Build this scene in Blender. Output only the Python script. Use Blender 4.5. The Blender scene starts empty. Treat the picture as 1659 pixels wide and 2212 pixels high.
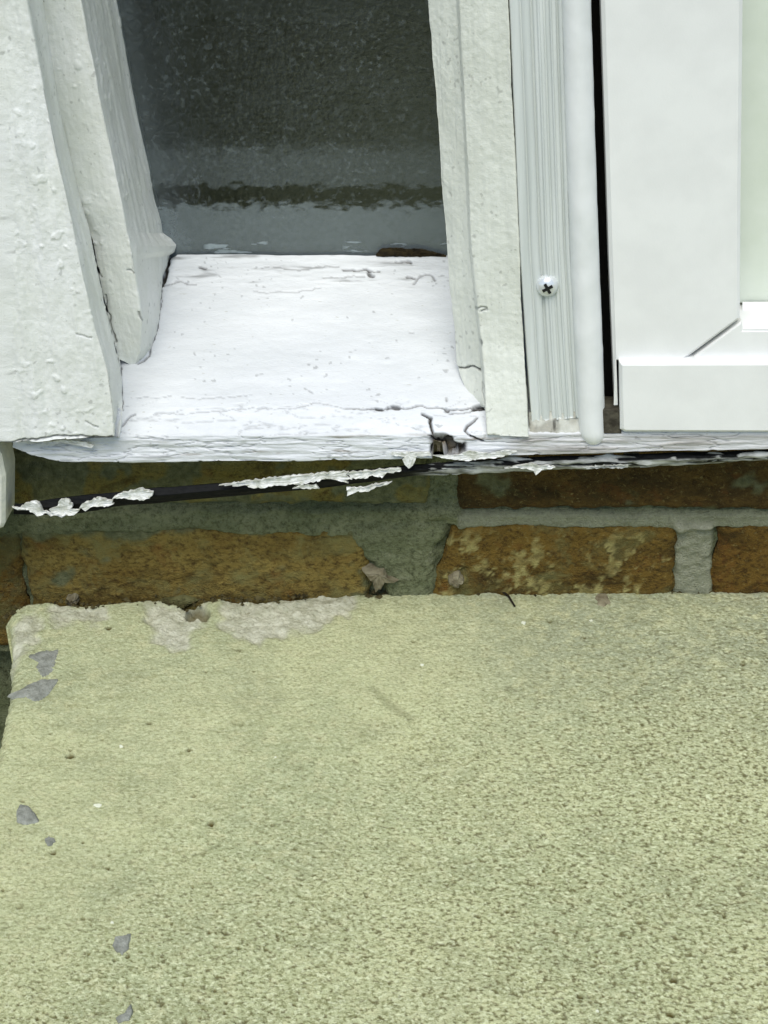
import bpy, math, random
import numpy as np
from mathutils import Matrix, Vector

random.seed(7)
rng = np.random.default_rng(11)
scene = bpy.context.scene
COL = scene.collection

# ------------------------------------------------------------------ camera
IW, IH = 1659.0, 2212.0          # measuring grid used for the photograph
FPX = 3300.0
PITCH, YAW = math.radians(30.0), math.radians(-4.0)
RANGE = 0.6875                    # metres from the lens to the foot of the wall
fwd = np.array([math.sin(YAW) * math.cos(PITCH), math.cos(YAW) * math.cos(PITCH), -math.sin(PITCH)])
right0 = np.array([math.cos(YAW), -math.sin(YAW), 0.0])
up0 = np.cross(right0, fwd)
xh = np.array([1.0, 0, 0])
ROLL = math.atan2(xh @ up0, xh @ right0) - 0.004
RT = math.cos(ROLL) * right0 + math.sin(ROLL) * up0
UP = -math.sin(ROLL) * right0 + math.cos(ROLL) * up0


def ray(u, v):
    r = fwd * FPX + RT * (u - IW / 2) - UP * (v - IH / 2)
    return r / np.linalg.norm(r)


CAM = -ray(830, 1282) * RANGE     # the wall foot under the window is the origin

cam_data = bpy.data.cameras.new("camera")
cam = bpy.data.objects.new("camera", cam_data)
COL.objects.link(cam)
cam_data.sensor_fit = 'HORIZONTAL'
cam_data.sensor_width = 36.0
cam_data.lens = 36.0 * FPX / IW
cam_data.clip_start = 0.01
cam_data.clip_end = 500.0
M = Matrix.Identity(4)
for i in range(3):
    M[i][0], M[i][1], M[i][2], M[i][3] = RT[i], UP[i], -fwd[i], CAM[i]
cam.matrix_world = M
scene.camera = cam

# ------------------------------------------------------------------ light
SUN_EL, SUN_AZ = math.radians(60), math.radians(-4)     # azimuth measured from straight out of the wall, to the left
world = bpy.data.worlds.new("World")
scene.world = world
world.use_nodes = True
wn = world.node_tree.nodes
wl = world.node_tree.links
wn.clear()
sky = wn.new("ShaderNodeTexSky")
sky.sky_type = 'NISHITA'
sky.sun_disc = False
sky.sun_elevation = SUN_EL
sky.sun_rotation = math.radians(180) - SUN_AZ
sky.air_density = 1.0
sky.dust_density = 1.2
sky.ozone_density = 2.2
bg = wn.new("ShaderNodeBackground")
bg.inputs[1].default_value = 0.088
wo = wn.new("ShaderNodeOutputWorld")
wl.new(sky.outputs[0], bg.inputs[0])
wl.new(bg.outputs[0], wo.inputs[0])

sun_data = bpy.data.lights.new("sun", 'SUN')
sun = bpy.data.objects.new("sun", sun_data)
COL.objects.link(sun)
sun_data.energy = 1.75
sun_data.angle = math.radians(40)
sun_data.color = (1.0, 0.975, 0.885)
sd = Vector((math.sin(SUN_AZ) * math.cos(SUN_EL), -math.cos(SUN_AZ) * math.cos(SUN_EL), math.sin(SUN_EL)))
sun.rotation_euler = sd.to_track_quat('Z', 'Y').to_euler()

scene.view_settings.view_transform = 'Standard'
scene.view_settings.look = 'None'
scene.view_settings.gamma = 1.0
scene.view_settings.use_curve_mapping = False
scene.view_settings.exposure = 0.64


# ------------------------------------------------------------------ geometry helpers
def P(u, v, d):
    """point seen at (u, v) on the upright plane standing d metres out from the brick face"""
    r = ray(u, v)
    t = (-d - CAM[1]) / r[1]
    return CAM + r * t


def S(u, v, z=0.0):
    """point seen at (u, v) on the level plane at height z"""
    r = ray(u, v)
    t = (z - CAM[2]) / r[2]
    return CAM + r * t


def proj(p):
    q = np.asarray(p) - CAM
    w = q @ fwd
    return np.stack([IW / 2 + FPX * (q @ RT) / w, IH / 2 - FPX * (q @ UP) / w], -1)


def c8(r, g, b):
    f = lambda c: (c / 255 / 12.92) if c / 255 <= 0.04045 else ((c / 255 + 0.055) / 1.055) ** 2.4
    return (f(r), f(g), f(b), 1.0)


def hash_bits(ix, iy, iz, seed):
    n = (ix * 374761393 + iy * 668265263 + iz * 2147483629 + seed * 1442695041) & 0xFFFFFFFF
    n = ((n ^ (n >> 13)) * 1274126177) & 0xFFFFFFFF
    n = ((n ^ (n >> 16)) * 2246822519) & 0xFFFFFFFF
    return n ^ (n >> 15)


_c, _s = math.cos(.7), math.sin(.7)
TURN = np.array([[_c, -_s, 0], [_s, _c, 0], [0, 0, 1]]) @ np.array([[1, 0, 0], [0, _c, -_s], [0, _s, _c]])


def vn(p, scale, seed=0):
    """gradient noise about -1..1; scale = feature size in metres (number or 3 numbers)"""
    q = (np.asarray(p) / np.asarray(scale)) @ TURN + 1000.37
    i = np.floor(q).astype(np.int64)
    f = q - i
    w = f * f * f * (f * (f * 6 - 15) + 10)
    out = 0.0
    for dx in (0, 1):
        wx = w[..., 0] if dx else 1 - w[..., 0]
        for dy in (0, 1):
            wy = w[..., 1] if dy else 1 - w[..., 1]
            for dz in (0, 1):
                wz = w[..., 2] if dz else 1 - w[..., 2]
                n = hash_bits(i[..., 0] + dx, i[..., 1] + dy, i[..., 2] + dz, seed)
                g = ((n & 255) - 127.5) * (f[..., 0] - dx) + (((n >> 8) & 255) - 127.5) * (f[..., 1] - dy) + (((n >> 16) & 255) - 127.5) * (f[..., 2] - dz)
                out = out + wx * wy * wz * g
    return np.clip(out / 127.5 * 1.75, -1, 1)


def fbm(p, scale, seed=0, octv=3, gain=0.5):
    s = np.asarray(scale, float)
    a, t, o = 1.0, 0.0, 0.0
    for k in range(octv):
        o = o + a * vn(p, s, seed + k * 17)
        t += a
        a *= gain
        s = s * 0.5
    return o / t


def sstep(a, b, x):
    t = np.clip((x - a) / (b - a), 0, 1)
    return t * t * (3 - 2 * t)


def seg_dist(uv, pts):
    """distance in measuring units from uv to a polyline"""
    best = np.full(uv.shape[:-1], 1e9)
    for (a, b) in zip(pts[:-1], pts[1:]):
        a = np.array(a[:2], float); b = np.array(b[:2], float)
        ab = b - a
        t = np.clip(((uv - a) @ ab) / max(ab @ ab, 1e-9), 0, 1)
        best = np.minimum(best, np.linalg.norm(uv - (a + t[..., None] * ab), axis=-1))
    return best


def in_poly(uv, poly):
    x, y = uv[..., 0], uv[..., 1]
    ins = np.zeros(x.shape, bool)
    n = len(poly)
    for i in range(n):
        x1, y1 = poly[i]; x2, y2 = poly[(i + 1) % n]
        if y1 == y2:
            continue
        c = ((y1 > y) != (y2 > y)) & (x < (x2 - x1) * (y - y1) / (y2 - y1) + x1)
        ins ^= c
    return ins


def poly_sd(uv, poly):
    d = seg_dist(uv, list(poly) + [poly[0]])
    return np.where(in_poly(uv, poly), -d, d)


def resample(pts, n):
    pts = np.asarray(pts, float)
    L = np.concatenate([[0], np.cumsum(np.linalg.norm(np.diff(pts, axis=0), axis=1))])
    t = np.linspace(0, L[-1], n)
    return np.stack([np.interp(t, L, pts[:, k]) for k in range(3)], -1)


def empty(name, loc, label=None, cat=None, group=None, kind=None):
    o = bpy.data.objects.new(name, None)
    COL.objects.link(o)
    o.location = loc
    o.empty_display_size = 0.02
    tag(o, label, cat, group, kind)
    return o


def tag(o, label=None, cat=None, group=None, kind=None):
    if label: o["label"] = label
    if cat: o["category"] = cat
    if group: o["group"] = group
    if kind: o["kind"] = kind
    return o


def link(name, verts, faces, mat, parent=None, attrs=None, smooth=True):
    me = bpy.data.meshes.new(name)
    verts = np.asarray(verts, float).reshape(-1, 3)
    if isinstance(faces, np.ndarray):
        nf = len(faces)
        me.vertices.add(len(verts))
        me.vertices.foreach_set("co", verts.astype(np.float32).ravel())
        me.loops.add(nf * 4)
        me.loops.foreach_set("vertex_index", faces.astype(np.int32).ravel())
        me.polygons.add(nf)
        me.polygons.foreach_set("loop_start", np.arange(0, nf * 4, 4, dtype=np.int32))
        me.update(calc_edges=True)
        me.validate()
    else:
        me.from_pydata([tuple(v) for v in verts], [], faces)
        me.update()
    if smooth:
        me.polygons.foreach_set("use_smooth", np.ones(len(me.polygons), bool))
    for k, a in (attrs or {}).items():
        at = me.attributes.new(k, 'FLOAT', 'POINT')
        a = np.asarray(a, np.float32).ravel()
        if len(a) < len(me.vertices):
            a = np.concatenate([a, np.zeros(len(me.vertices) - len(a), np.float32)])
        at.data.foreach_set("value", a)
    me.materials.append(mat)
    o = bpy.data.objects.new(name, me)
    COL.objects.link(o)
    if parent:
        base = Vector((0, 0, 0))
        q = parent
        while q:
            base += q.location
            q = q.parent
        o.parent = parent
        for_vert = np.array(base)
        co = verts - for_vert
        me.vertices.foreach_set("co", co.astype(np.float32).ravel())
        me.update()
    return o


def grid_faces(n, m, flip=False):
    a = np.arange(n * m).reshape(n, m)
    q = np.stack([a[:-1, :-1], a[:-1, 1:], a[1:, 1:], a[1:, :-1]], -1).reshape(-1, 4)
    return q[:, ::-1].copy() if flip else q


def grid_normals(G):
    du = np.gradient(G, axis=0); dv = np.gradient(G, axis=1)
    n = np.cross(du, dv)
    n /= np.maximum(np.linalg.norm(n, axis=-1, keepdims=True), 1e-12)
    return n


def loft(name, lines, n, ms, mat, parent=None, relief=None, ext=None, extend_end=None, world_pts=False, cap=True):
    """surface through a list of long lines; ms = steps between neighbouring lines.
    ext / extend_end: metres to carry the first / last row on beyond the frame."""
    L = []
    for ln in lines:
        pts = ln if world_pts else [P(*q) for q in ln]
        L.append(resample(pts, n))
    cols = []
    for k in range(len(L) - 1):
        for j in range(ms[k]):
            t = j / ms[k]
            cols.append(L[k] * (1 - t) + L[k + 1] * t)
    cols.append(L[-1])
    G = np.stack(cols, 1)
    N = grid_normals(G)
    if np.mean(np.sum(N * (CAM - G), -1)) < 0:
        N = -N
        flip = False
    else:
        flip = True
    at = {}
    if relief:
        h, at = relief(G, proj(G), N)
        G = G + N * h[..., None]
    if ext:
        e = G[0] + ext_dir(ext)
        G = np.concatenate([e[None], G], 0)
        at = {k: np.concatenate([a[:1] * 0, a], 0) for k, a in at.items()}
    if extend_end:
        e = G[-1] + ext_dir(extend_end)
        G = np.concatenate([G, e[None]], 0)
        at = {k: np.concatenate([a, a[-1:] * 0], 0) for k, a in at.items()}
    nn, mm = G.shape[:2]
    F = grid_faces(nn, mm, flip)
    V = G.reshape(-1, 3)
    if cap:
        c0 = len(V)
        V = np.concatenate([V, G[-1].mean(0)[None], G[0].mean(0)[None]], 0)
        b = (nn - 1) * mm
        tri = []
        for j in range(mm - 1):
            tri.append((b + j, b + j + 1, c0, c0))
            tri.append((j + 1, j, c0 + 1, c0 + 1))
        F = [tuple(int(x) for x in q) for q in F] + [t[:3] for t in [tuple(map(int, q)) for q in tri]]
    return link(name, V, F, mat, parent, at)


def ext_dir(e):
    return np.array(e, float)


def box(name, lo, hi, mat, parent=None, bevel=0.0):
    x0, y0, z0 = lo; x1, y1, z1 = hi
    b = bevel
    if b <= 0:
        v = [(x0, y0, z0), (x1, y0, z0), (x1, y1, z0), (x0, y1, z0), (x0, y0, z1), (x1, y0, z1), (x1, y1, z1), (x0, y1, z1)]
        f = [(0, 3, 2, 1), (4, 5, 6, 7), (0, 1, 5, 4), (1, 2, 6, 5), (2, 3, 7, 6), (3, 0, 4, 7)]
        return link(name, v, f, mat, parent, smooth=False)
    import bmesh
    bm = bmesh.new()
    bmesh.ops.create_cube(bm, size=1.0)
    for vv in bm.verts:
        vv.co = Vector((x0 + (vv.co.x + .5) * (x1 - x0), y0 + (vv.co.y + .5) * (y1 - y0), z0 + (vv.co.z + .5) * (z1 - z0)))
    bmesh.ops.bevel(bm, geom=bm.edges[:], offset=b, segments=2, affect='EDGES', profile=0.6)
    v = [tuple(q.co) for q in bm.verts]
    bm.verts.index_update()
    f = [tuple(q.index for q in p.verts) for p in bm.faces]
    bm.free()
    return link(name, v, f, mat, parent, smooth=False)


def plate(name, poly, d, thick, mat, parent=None, curl=0.0, place=P, rag=0.0, seed=0):
    """flake: closed polygon (measuring units) at depth d, with thickness, curled off its bed"""
    pts = []
    r = random.Random(seed)
    n = len(poly)
    for i in range(n):
        a, b = poly[i], poly[(i + 1) % n]
        L = math.hypot(b[0] - a[0], b[1] - a[1])
        k = max(1, int(L / 4.5))
        for j in range(k):
            t = j / k
            pts.append((a[0] + (b[0] - a[0]) * t + r.uniform(-rag, rag) , a[1] + (b[1] - a[1]) * t + r.uniform(-rag, rag)))
    cx = sum(p[0] for p in pts) / len(pts); cy = sum(p[1] for p in pts) / len(pts)
    V, F = [], []
    m = len(pts)
    out = np.array([0, -1, 0.25]) if place is P else np.array([0, 0, 1.0])
    for ring, (sc, off) in enumerate(((1.0, 0.0), (1.0, thick), (0.72, thick + curl * 0.3), (0.35, thick + curl * .1))):
        for (x, y) in pts:
            q = place(cx + (x - cx) * sc, cy + (y - cy) * sc, d)
            lift = off + (curl * r.uniform(0.0, 1.0) if ring == 1 else 0) + (r.uniform(-.2, .2) * thick if ring > 1 else 0)
            V.append(q + out * lift)
    for ring in range(3):
        for i in range(m):
            j = (i + 1) % m
            F.append((ring * m + i, ring * m + j, (ring + 1) * m + j, (ring + 1) * m + i))
    F.append(tuple(3 * m + i for i in range(m)))
    F.append(tuple(reversed(range(m))))
    return link(name, V, F, mat, parent, smooth=False)


# ------------------------------------------------------------------ materials
class NT:
    def __init__(self, name):
        self.m = bpy.data.materials.new(name)
        self.m.use_nodes = True
        self.t = self.m.node_tree
        self.t.nodes.clear()
        self.out = self.t.nodes.new("ShaderNodeOutputMaterial")
        self.b = self.t.nodes.new("ShaderNodeBsdfPrincipled")
        self.t.links.new(self.b.outputs[0], self.out.inputs[0])
        g = self.t.nodes.new("ShaderNodeNewGeometry")
        self.pos = g.outputs["Position"]

    def lk(self, a, b):
        self.t.links.new(a, b)

    def val(self, x, sock):
        if hasattr(x, "links"): self.lk(x, sock)
        else: sock.default_value = x

    def map(self, sc):
        n = self.t.nodes.new("ShaderNodeVectorMath"); n.operation = 'MULTIPLY'
        self.lk(self.pos, n.inputs[0]); n.inputs[1].default_value = sc
        return n.outputs[0]

    def noise(self, scale, detail=4, rough=0.55, sc=(1, 1, 1), dist=0.0):
        n = self.t.nodes.new("ShaderNodeTexNoise")
        self.lk(self.map(sc), n.inputs["Vector"])
        n.inputs["Scale"].default_value = scale
        n.inputs["Detail"].default_value = detail
        n.inputs["Roughness"].default_value = rough
        n.inputs["Distortion"].default_value = dist
        return n.outputs["Fac"]

    def voro(self, scale, sc=(1, 1, 1), feat='F1'):
        n = self.t.nodes.new("ShaderNodeTexVoronoi")
        n.feature = feat
        self.lk(self.map(sc), n.inputs["Vector"])
        n.inputs["Scale"].default_value = scale
        return n.outputs["Distance"]

    def ramp(self, f, a, b, lo=0.0, hi=1.0):
        n = self.t.nodes.new("ShaderNodeMapRange")
        n.clamp = True
        self.val(f, n.inputs[0])
        n.inputs[1].default_value = a; n.inputs[2].default_value = b
        n.inputs[3].default_value = lo; n.inputs[4].default_value = hi
        return n.outputs[0]

    def mix(self, f, a, b):
        n = self.t.nodes.new("ShaderNodeMix"); n.data_type = 'RGBA'
        self.val(f, n.inputs[0]); self.val(a, n.inputs[6]); self.val(b, n.inputs[7])
        return n.outputs[2]

    def math(self, op, a, b=0.0):
        n = self.t.nodes.new("ShaderNodeMath"); n.operation = op
        self.val(a, n.inputs[0]); self.val(b, n.inputs[1])
        return n.outputs[0]

    def attr(self, name):
        n = self.t.nodes.new("ShaderNodeAttribute"); n.attribute_name = name
        return n.outputs["Fac"]

    def bump(self, h, strength=0.4, dist=0.001):
        n = self.t.nodes.new("ShaderNodeBump")
        n.inputs["Strength"].default_value = strength
        n.inputs["Distance"].default_value = dist
        self.lk(h, n.inputs["Height"])
        self.lk(n.outputs[0], self.b.inputs["Normal"])

    def done(self, col, rough=0.6, spec=0.4, metal=0.0):
        self.val(col, self.b.inputs["Base Color"])
        self.val(rough, self.b.inputs["Roughness"])
        self.b.inputs["Specular IOR Level"].default_value = spec
        self.b.inputs["Metallic"].default_value = metal
        return self.m


def paint_mat(name, col, alt, rough=0.5, grain=(1, 1, 1), bs=0.35):
    k = NT(name)
    n1 = k.noise(35, 5, .6, grain)
    n2 = k.noise(420, 4, .6, grain)
    c = k.mix(k.ramp(n1, .35, .7), col, alt)
    spk = k.ramp(k.noise(900, 2, .5, grain), .70, .76)
    c = k.mix(k.math('MULTIPLY', spk, .35), c, c8(150, 145, 120))
    c = k.mix(k.attr("wood_shade"), c, k.mix(k.noise(260, 4, .6, (1, 1, 5)), c8(60, 48, 34), c8(150, 140, 118)))
    c = k.mix(k.attr("dirt_shade"), c, c8(38, 32, 22))
    k.bump(k.math('ADD', k.math('MULTIPLY', n2, .6), k.noise(1500, 3, .6, grain)), bs, .0006)
    return k.done(c, rough)


M_paint = paint_mat("old_white_paint", c8(226, 228, 220), c8(238, 239, 236))
M_sill = paint_mat("sill_paint", c8(206, 209, 211), c8(222, 224, 226), .42, (.35, 1, 1))
M_post = paint_mat("cream_paint", c8(221, 223, 212), c8(231, 233, 224), .5)


def channel_mat():
    k = NT("painted_channel")
    s = k.noise(260, 4, .6, (1, 1, .03))
    c = k.mix(k.ramp(s, .35, .7), c8(202, 207, 203), c8(221, 225, 222))
    k.bump(s, .25, .0005)
    return k.done(c, .4, .5)


M_channel = channel_mat()


def door_mat(name, a, b, rough=.35):
    k = NT(name)
    c = k.mix(k.ramp(k.noise(60, 3), .35, .65), a, b)
    k.bump(k.noise(1400, 3, .6), .12, .0004)
    return k.done(c, rough, .5)


M_door = door_mat("door_white", c8(232, 232, 229), c8(238, 238, 235))
M_doorpanel = door_mat("door_panel_cream", c8(212, 219, 204), c8(219, 225, 212))
M_bead = door_mat("bead_plastic", c8(226, 228, 226), c8(236, 237, 236))


def flat(name, col, rough=.6, spec=.3, metal=0.0, bump=0.0, alt=None):
    k = NT(name)
    c = k.mix(k.ramp(k.noise(300, 4), .35, .65), col, alt or col)
    if bump:
        k.bump(k.noise(700, 4, .65), bump, .001)
    return k.done(c, rough, spec, metal)


M_black = flat("black_rubber", c8(16, 17, 17), .55, .3, 0, .2, c8(30, 32, 34))
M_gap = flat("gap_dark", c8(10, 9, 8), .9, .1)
M_flake = flat("loose_paint", c8(238, 238, 236), .55, .3, 0, .5, c8(198, 199, 188))
M_greyflake = flat("weathered_paint", c8(150, 154, 146), .7, .2, 0, .6, c8(205, 206, 200))
M_screw = flat("screw_metal", c8(225, 228, 228), .22, .6, .35)
M_screwdark = flat("screw_recess", c8(25, 25, 25), .6)
M_rawwood = flat("bare_wood", c8(64, 54, 32), .85, .2, 0, .8, c8(26, 20, 12))
M_twig = flat("dark_twig", c8(50, 42, 28), .8, .2, 0, .5, c8(28, 23, 16))
M_stone = flat("grey_stone", c8(160, 162, 152), .85, .2, 0, 1.0, c8(126, 128, 118))
M_crumb = flat("mortar_crumb", c8(150, 143, 118), .9, .2, 0, .9, c8(115, 106, 84))
M_chip = flat("white_chip", c8(222, 224, 202), .6)
M_trim = flat("trim_paint", c8(222, 222, 208), .55, .3, 0, .3, c8(205, 207, 196))


def strip_mat():
    k = NT("drip_strip_rubber")
    c = k.mix(k.ramp(k.noise(500, 4), .3, .7), c8(5, 6, 7), c8(17, 19, 21))
    g = k.mix(k.ramp(k.noise(350, 4, .6, (.3, 1, 1)), .35, .65), c8(105, 106, 98), c8(205, 206, 202))
    c = k.mix(k.attr("paint"), c, g)
    k.bump(k.noise(600, 4, .6, (.4, 1, 1)), .5, .001)
    return k.done(c, .6, .15)


M_strip = strip_mat()


def brick_mat(name, a, b, moss, amt):
    k = NT(name)
    n = k.noise(38, 5, .62, (.6, 1, 1.3), .4)
    c = k.mix(k.ramp(n, .32, .68), a, b)
    c = k.mix(k.math('MULTIPLY', k.ramp(k.noise(380, 6, .78, (.85, 1, 1.25)), .47, .62), .75), c, c8(58, 40, 18))
    c = k.mix(k.math('MULTIPLY', k.ramp(k.noise(48, 5, .66, (.7, 1, 1.2), .8), .52, .66), .65), c, c8(54, 44, 22))
    c = k.mix(k.math('MULTIPLY', k.ramp(k.noise(70, 5, .66, (.8, 1, 1)), .56, .70), .4), c, c8(122, 74, 32))
    m = k.ramp(k.noise(55, 6, .68, (.8, 1, 1), .6), .62 - amt, .80 - amt)
    c = k.mix(m, c, moss)
    m2 = k.ramp(k.noise(520, 5, .75, (.9, 1, 1.1)), .57, .70)
    c = k.mix(k.math('MULTIPLY', m2, .6), c, c8(160, 146, 92))
    c = k.mix(k.attr("lichen"), c, k.mix(k.noise(500, 3), c8(150, 138, 78), c8(188, 178, 120)))
    c = k.mix(k.attr("moss"), c, k.mix(k.ramp(k.noise(300, 4), .35, .65), c8(92, 96, 66), c8(124, 126, 92)))
    h = k.math('ADD', k.noise(380, 5, .7, (.85, 1, 1.2)), k.noise(1300, 3, .6))
    k.bump(h, .95, .0018)
    return k.done(c, .88, .2)


M_brick = [brick_mat("brick_brown", c8(132, 106, 48), c8(106, 84, 36), c8(112, 108, 66), .10),
           brick_mat("brick_olive", c8(146, 134, 74), c8(124, 114, 58), c8(128, 124, 76), .18),
           brick_mat("brick_orange", c8(130, 102, 44), c8(108, 82, 34), c8(118, 112, 66), .0),
           brick_mat("brick_tawny", c8(152, 134, 72), c8(126, 104, 50), c8(134, 128, 78), .12),
           brick_mat("brick_shade_stain", c8(112, 88, 42), c8(72, 58, 30), c8(88, 88, 54), .04)]  # darker brick: shade under the sill and dark stain put into its colour


def mortar_mat():
    k = NT("mossy_mortar")
    c = k.mix(k.ramp(k.noise(60, 5, .65, (.6, 1, 1)), .3, .7), c8(112, 120, 86), c8(148, 152, 118))
    c = k.mix(k.math('MULTIPLY', k.ramp(k.noise(420, 6, .78), .46, .66), .8), c, c8(62, 66, 42))
    c = k.mix(k.math('MULTIPLY', k.ramp(k.noise(260, 5, .7), .60, .72), .6), c, c8(164, 166, 134))
    c = k.mix(k.attr("pale"), c, k.mix(k.noise(380, 4, .6), c8(148, 150, 124), c8(200, 200, 176)))
    k.bump(k.math('ADD', k.noise(420, 5, .7), k.noise(1200, 3, .6)), 1.0, .0022)
    return k.done(c, .92, .15)


M_mortar = mortar_mat()


def concrete_mat():
    k = NT("weathered_concrete")
    big = k.noise(9, 5, .6)
    c = k.mix(k.ramp(big, .38, .62), c8(186, 192, 150), c8(212, 214, 166))
    c = k.mix(k.attr("grey"), c, c8(164, 170, 142))
    mid = k.noise(140, 5, .68)
    c = k.mix(k.math('MULTIPLY', k.ramp(k.noise(34, 5, .65, (.7, 1, 1), .5), .50, .66), .55), c, c8(166, 170, 134))
    c = k.mix(k.math('MULTIPLY', k.ramp(k.noise(22, 4, .6), .56, .70), .35), c, c8(214, 215, 166))
    c = k.mix(k.ramp(mid, .48, .68), c, c8(206, 206, 162))
    fine = k.noise(900, 4, .65, (.75, 1, 1))
    rough = k.ramp(k.attr("coarse"), 0, 1, .52, 1.0)
    c = k.mix(k.math('MULTIPLY', k.ramp(fine, .47, .62), k.math('MULTIPLY', rough, .9)), c, c8(132, 134, 90))
    brush = k.noise(420, 4, .6, (.12, 1, 1))
    c = k.mix(k.math('MULTIPLY', k.ramp(brush, .52, .68), .38), c, c8(150, 152, 108))
    c = k.mix(k.math('MULTIPLY', k.ramp(k.noise(800, 3, .6, (.7, 1, 1)), .53, .64), k.math('MULTIPLY', rough, .75)), c, c8(226, 230, 190))
    c = k.mix(k.attr("chip"), c, k.mix(k.ramp(k.noise(160, 5, .65), .35, .65), c8(172, 172, 148), c8(214, 213, 192)))
    c = k.mix(k.attr("pit"), c, c8(88, 80, 44))
    c = k.mix(k.attr("smear"), c, c8(120, 122, 84))
    k.bump(k.math('ADD', fine, k.noise(2200, 3, .6)), .65, .0010)
    return k.done(c, .9, .15)


M_conc = concrete_mat()


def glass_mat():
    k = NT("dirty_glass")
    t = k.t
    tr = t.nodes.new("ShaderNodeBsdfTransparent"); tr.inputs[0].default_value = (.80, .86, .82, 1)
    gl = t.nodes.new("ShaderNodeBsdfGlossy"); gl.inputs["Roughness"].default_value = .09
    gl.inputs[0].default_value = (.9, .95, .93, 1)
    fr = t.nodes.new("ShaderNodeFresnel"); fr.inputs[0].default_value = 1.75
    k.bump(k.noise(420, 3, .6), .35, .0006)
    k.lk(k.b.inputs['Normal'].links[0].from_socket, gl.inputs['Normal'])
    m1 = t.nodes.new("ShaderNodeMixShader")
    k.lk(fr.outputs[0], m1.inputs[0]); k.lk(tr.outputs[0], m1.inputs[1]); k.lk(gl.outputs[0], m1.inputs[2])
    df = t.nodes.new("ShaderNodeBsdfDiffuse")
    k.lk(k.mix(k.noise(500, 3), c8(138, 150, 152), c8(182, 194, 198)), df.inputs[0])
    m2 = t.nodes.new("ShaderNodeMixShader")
    k.lk(k.attr("film_reflection"), m2.inputs[0]); k.lk(m1.outputs[0], m2.inputs[1]); k.lk(df.outputs[0], m2.inputs[2])
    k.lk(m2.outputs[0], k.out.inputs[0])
    return k.m


M_glass = glass_mat()
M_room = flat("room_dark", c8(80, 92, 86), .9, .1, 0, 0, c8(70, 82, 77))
M_ground = flat("ground_soil", c8(120, 118, 88), .95, .1, 0, .5, c8(100, 104, 70))

# ------------------------------------------------------------------ setting: ground and step
link("ground", [(-60, -60, -.16), (60, -60, -.16), (60, 60, -.16), (-60, 60, -.16)], [(0, 1, 2, 3)], M_ground)["kind"] = "structure"

BACK = [(-40, 1372), (4, 1348), (12, 1332), (30, 1312), (66, 1298), (110, 1294), (150, 1297), (180, 1302), (240, 1298), (300, 1290), (340, 1287), (375, 1296), (402, 1306),
        (430, 1294), (480, 1283), (540, 1290), (600, 1286), (660, 1279), (700, 1268), (735, 1261), (765, 1266), (790, 1274), (860, 1272),
        (930, 1268), (1010, 1272), (1060, 1268), (1110, 1272), (1180, 1268), (1240, 1265), (1330, 1268), (1440, 1270), (1560, 1269), (1659, 1271), (1760, 1270)]
LEFT = [(8, 1340), (8, 1390), (5, 1450), (3, 1500), (-3, 1560), (-22, 1640), (-60, 1800), (-170, 2212)]
bk = np.array([S(*q) for q in BACK])
lf = np.array([S(*q) for q in LEFT])


def back_y(x):
    return np.interp(x, bk[:, 0], bk[:, 1])


def left_x(y):
    return np.interp(-y, -lf[:, 1], lf[:, 0])


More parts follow.
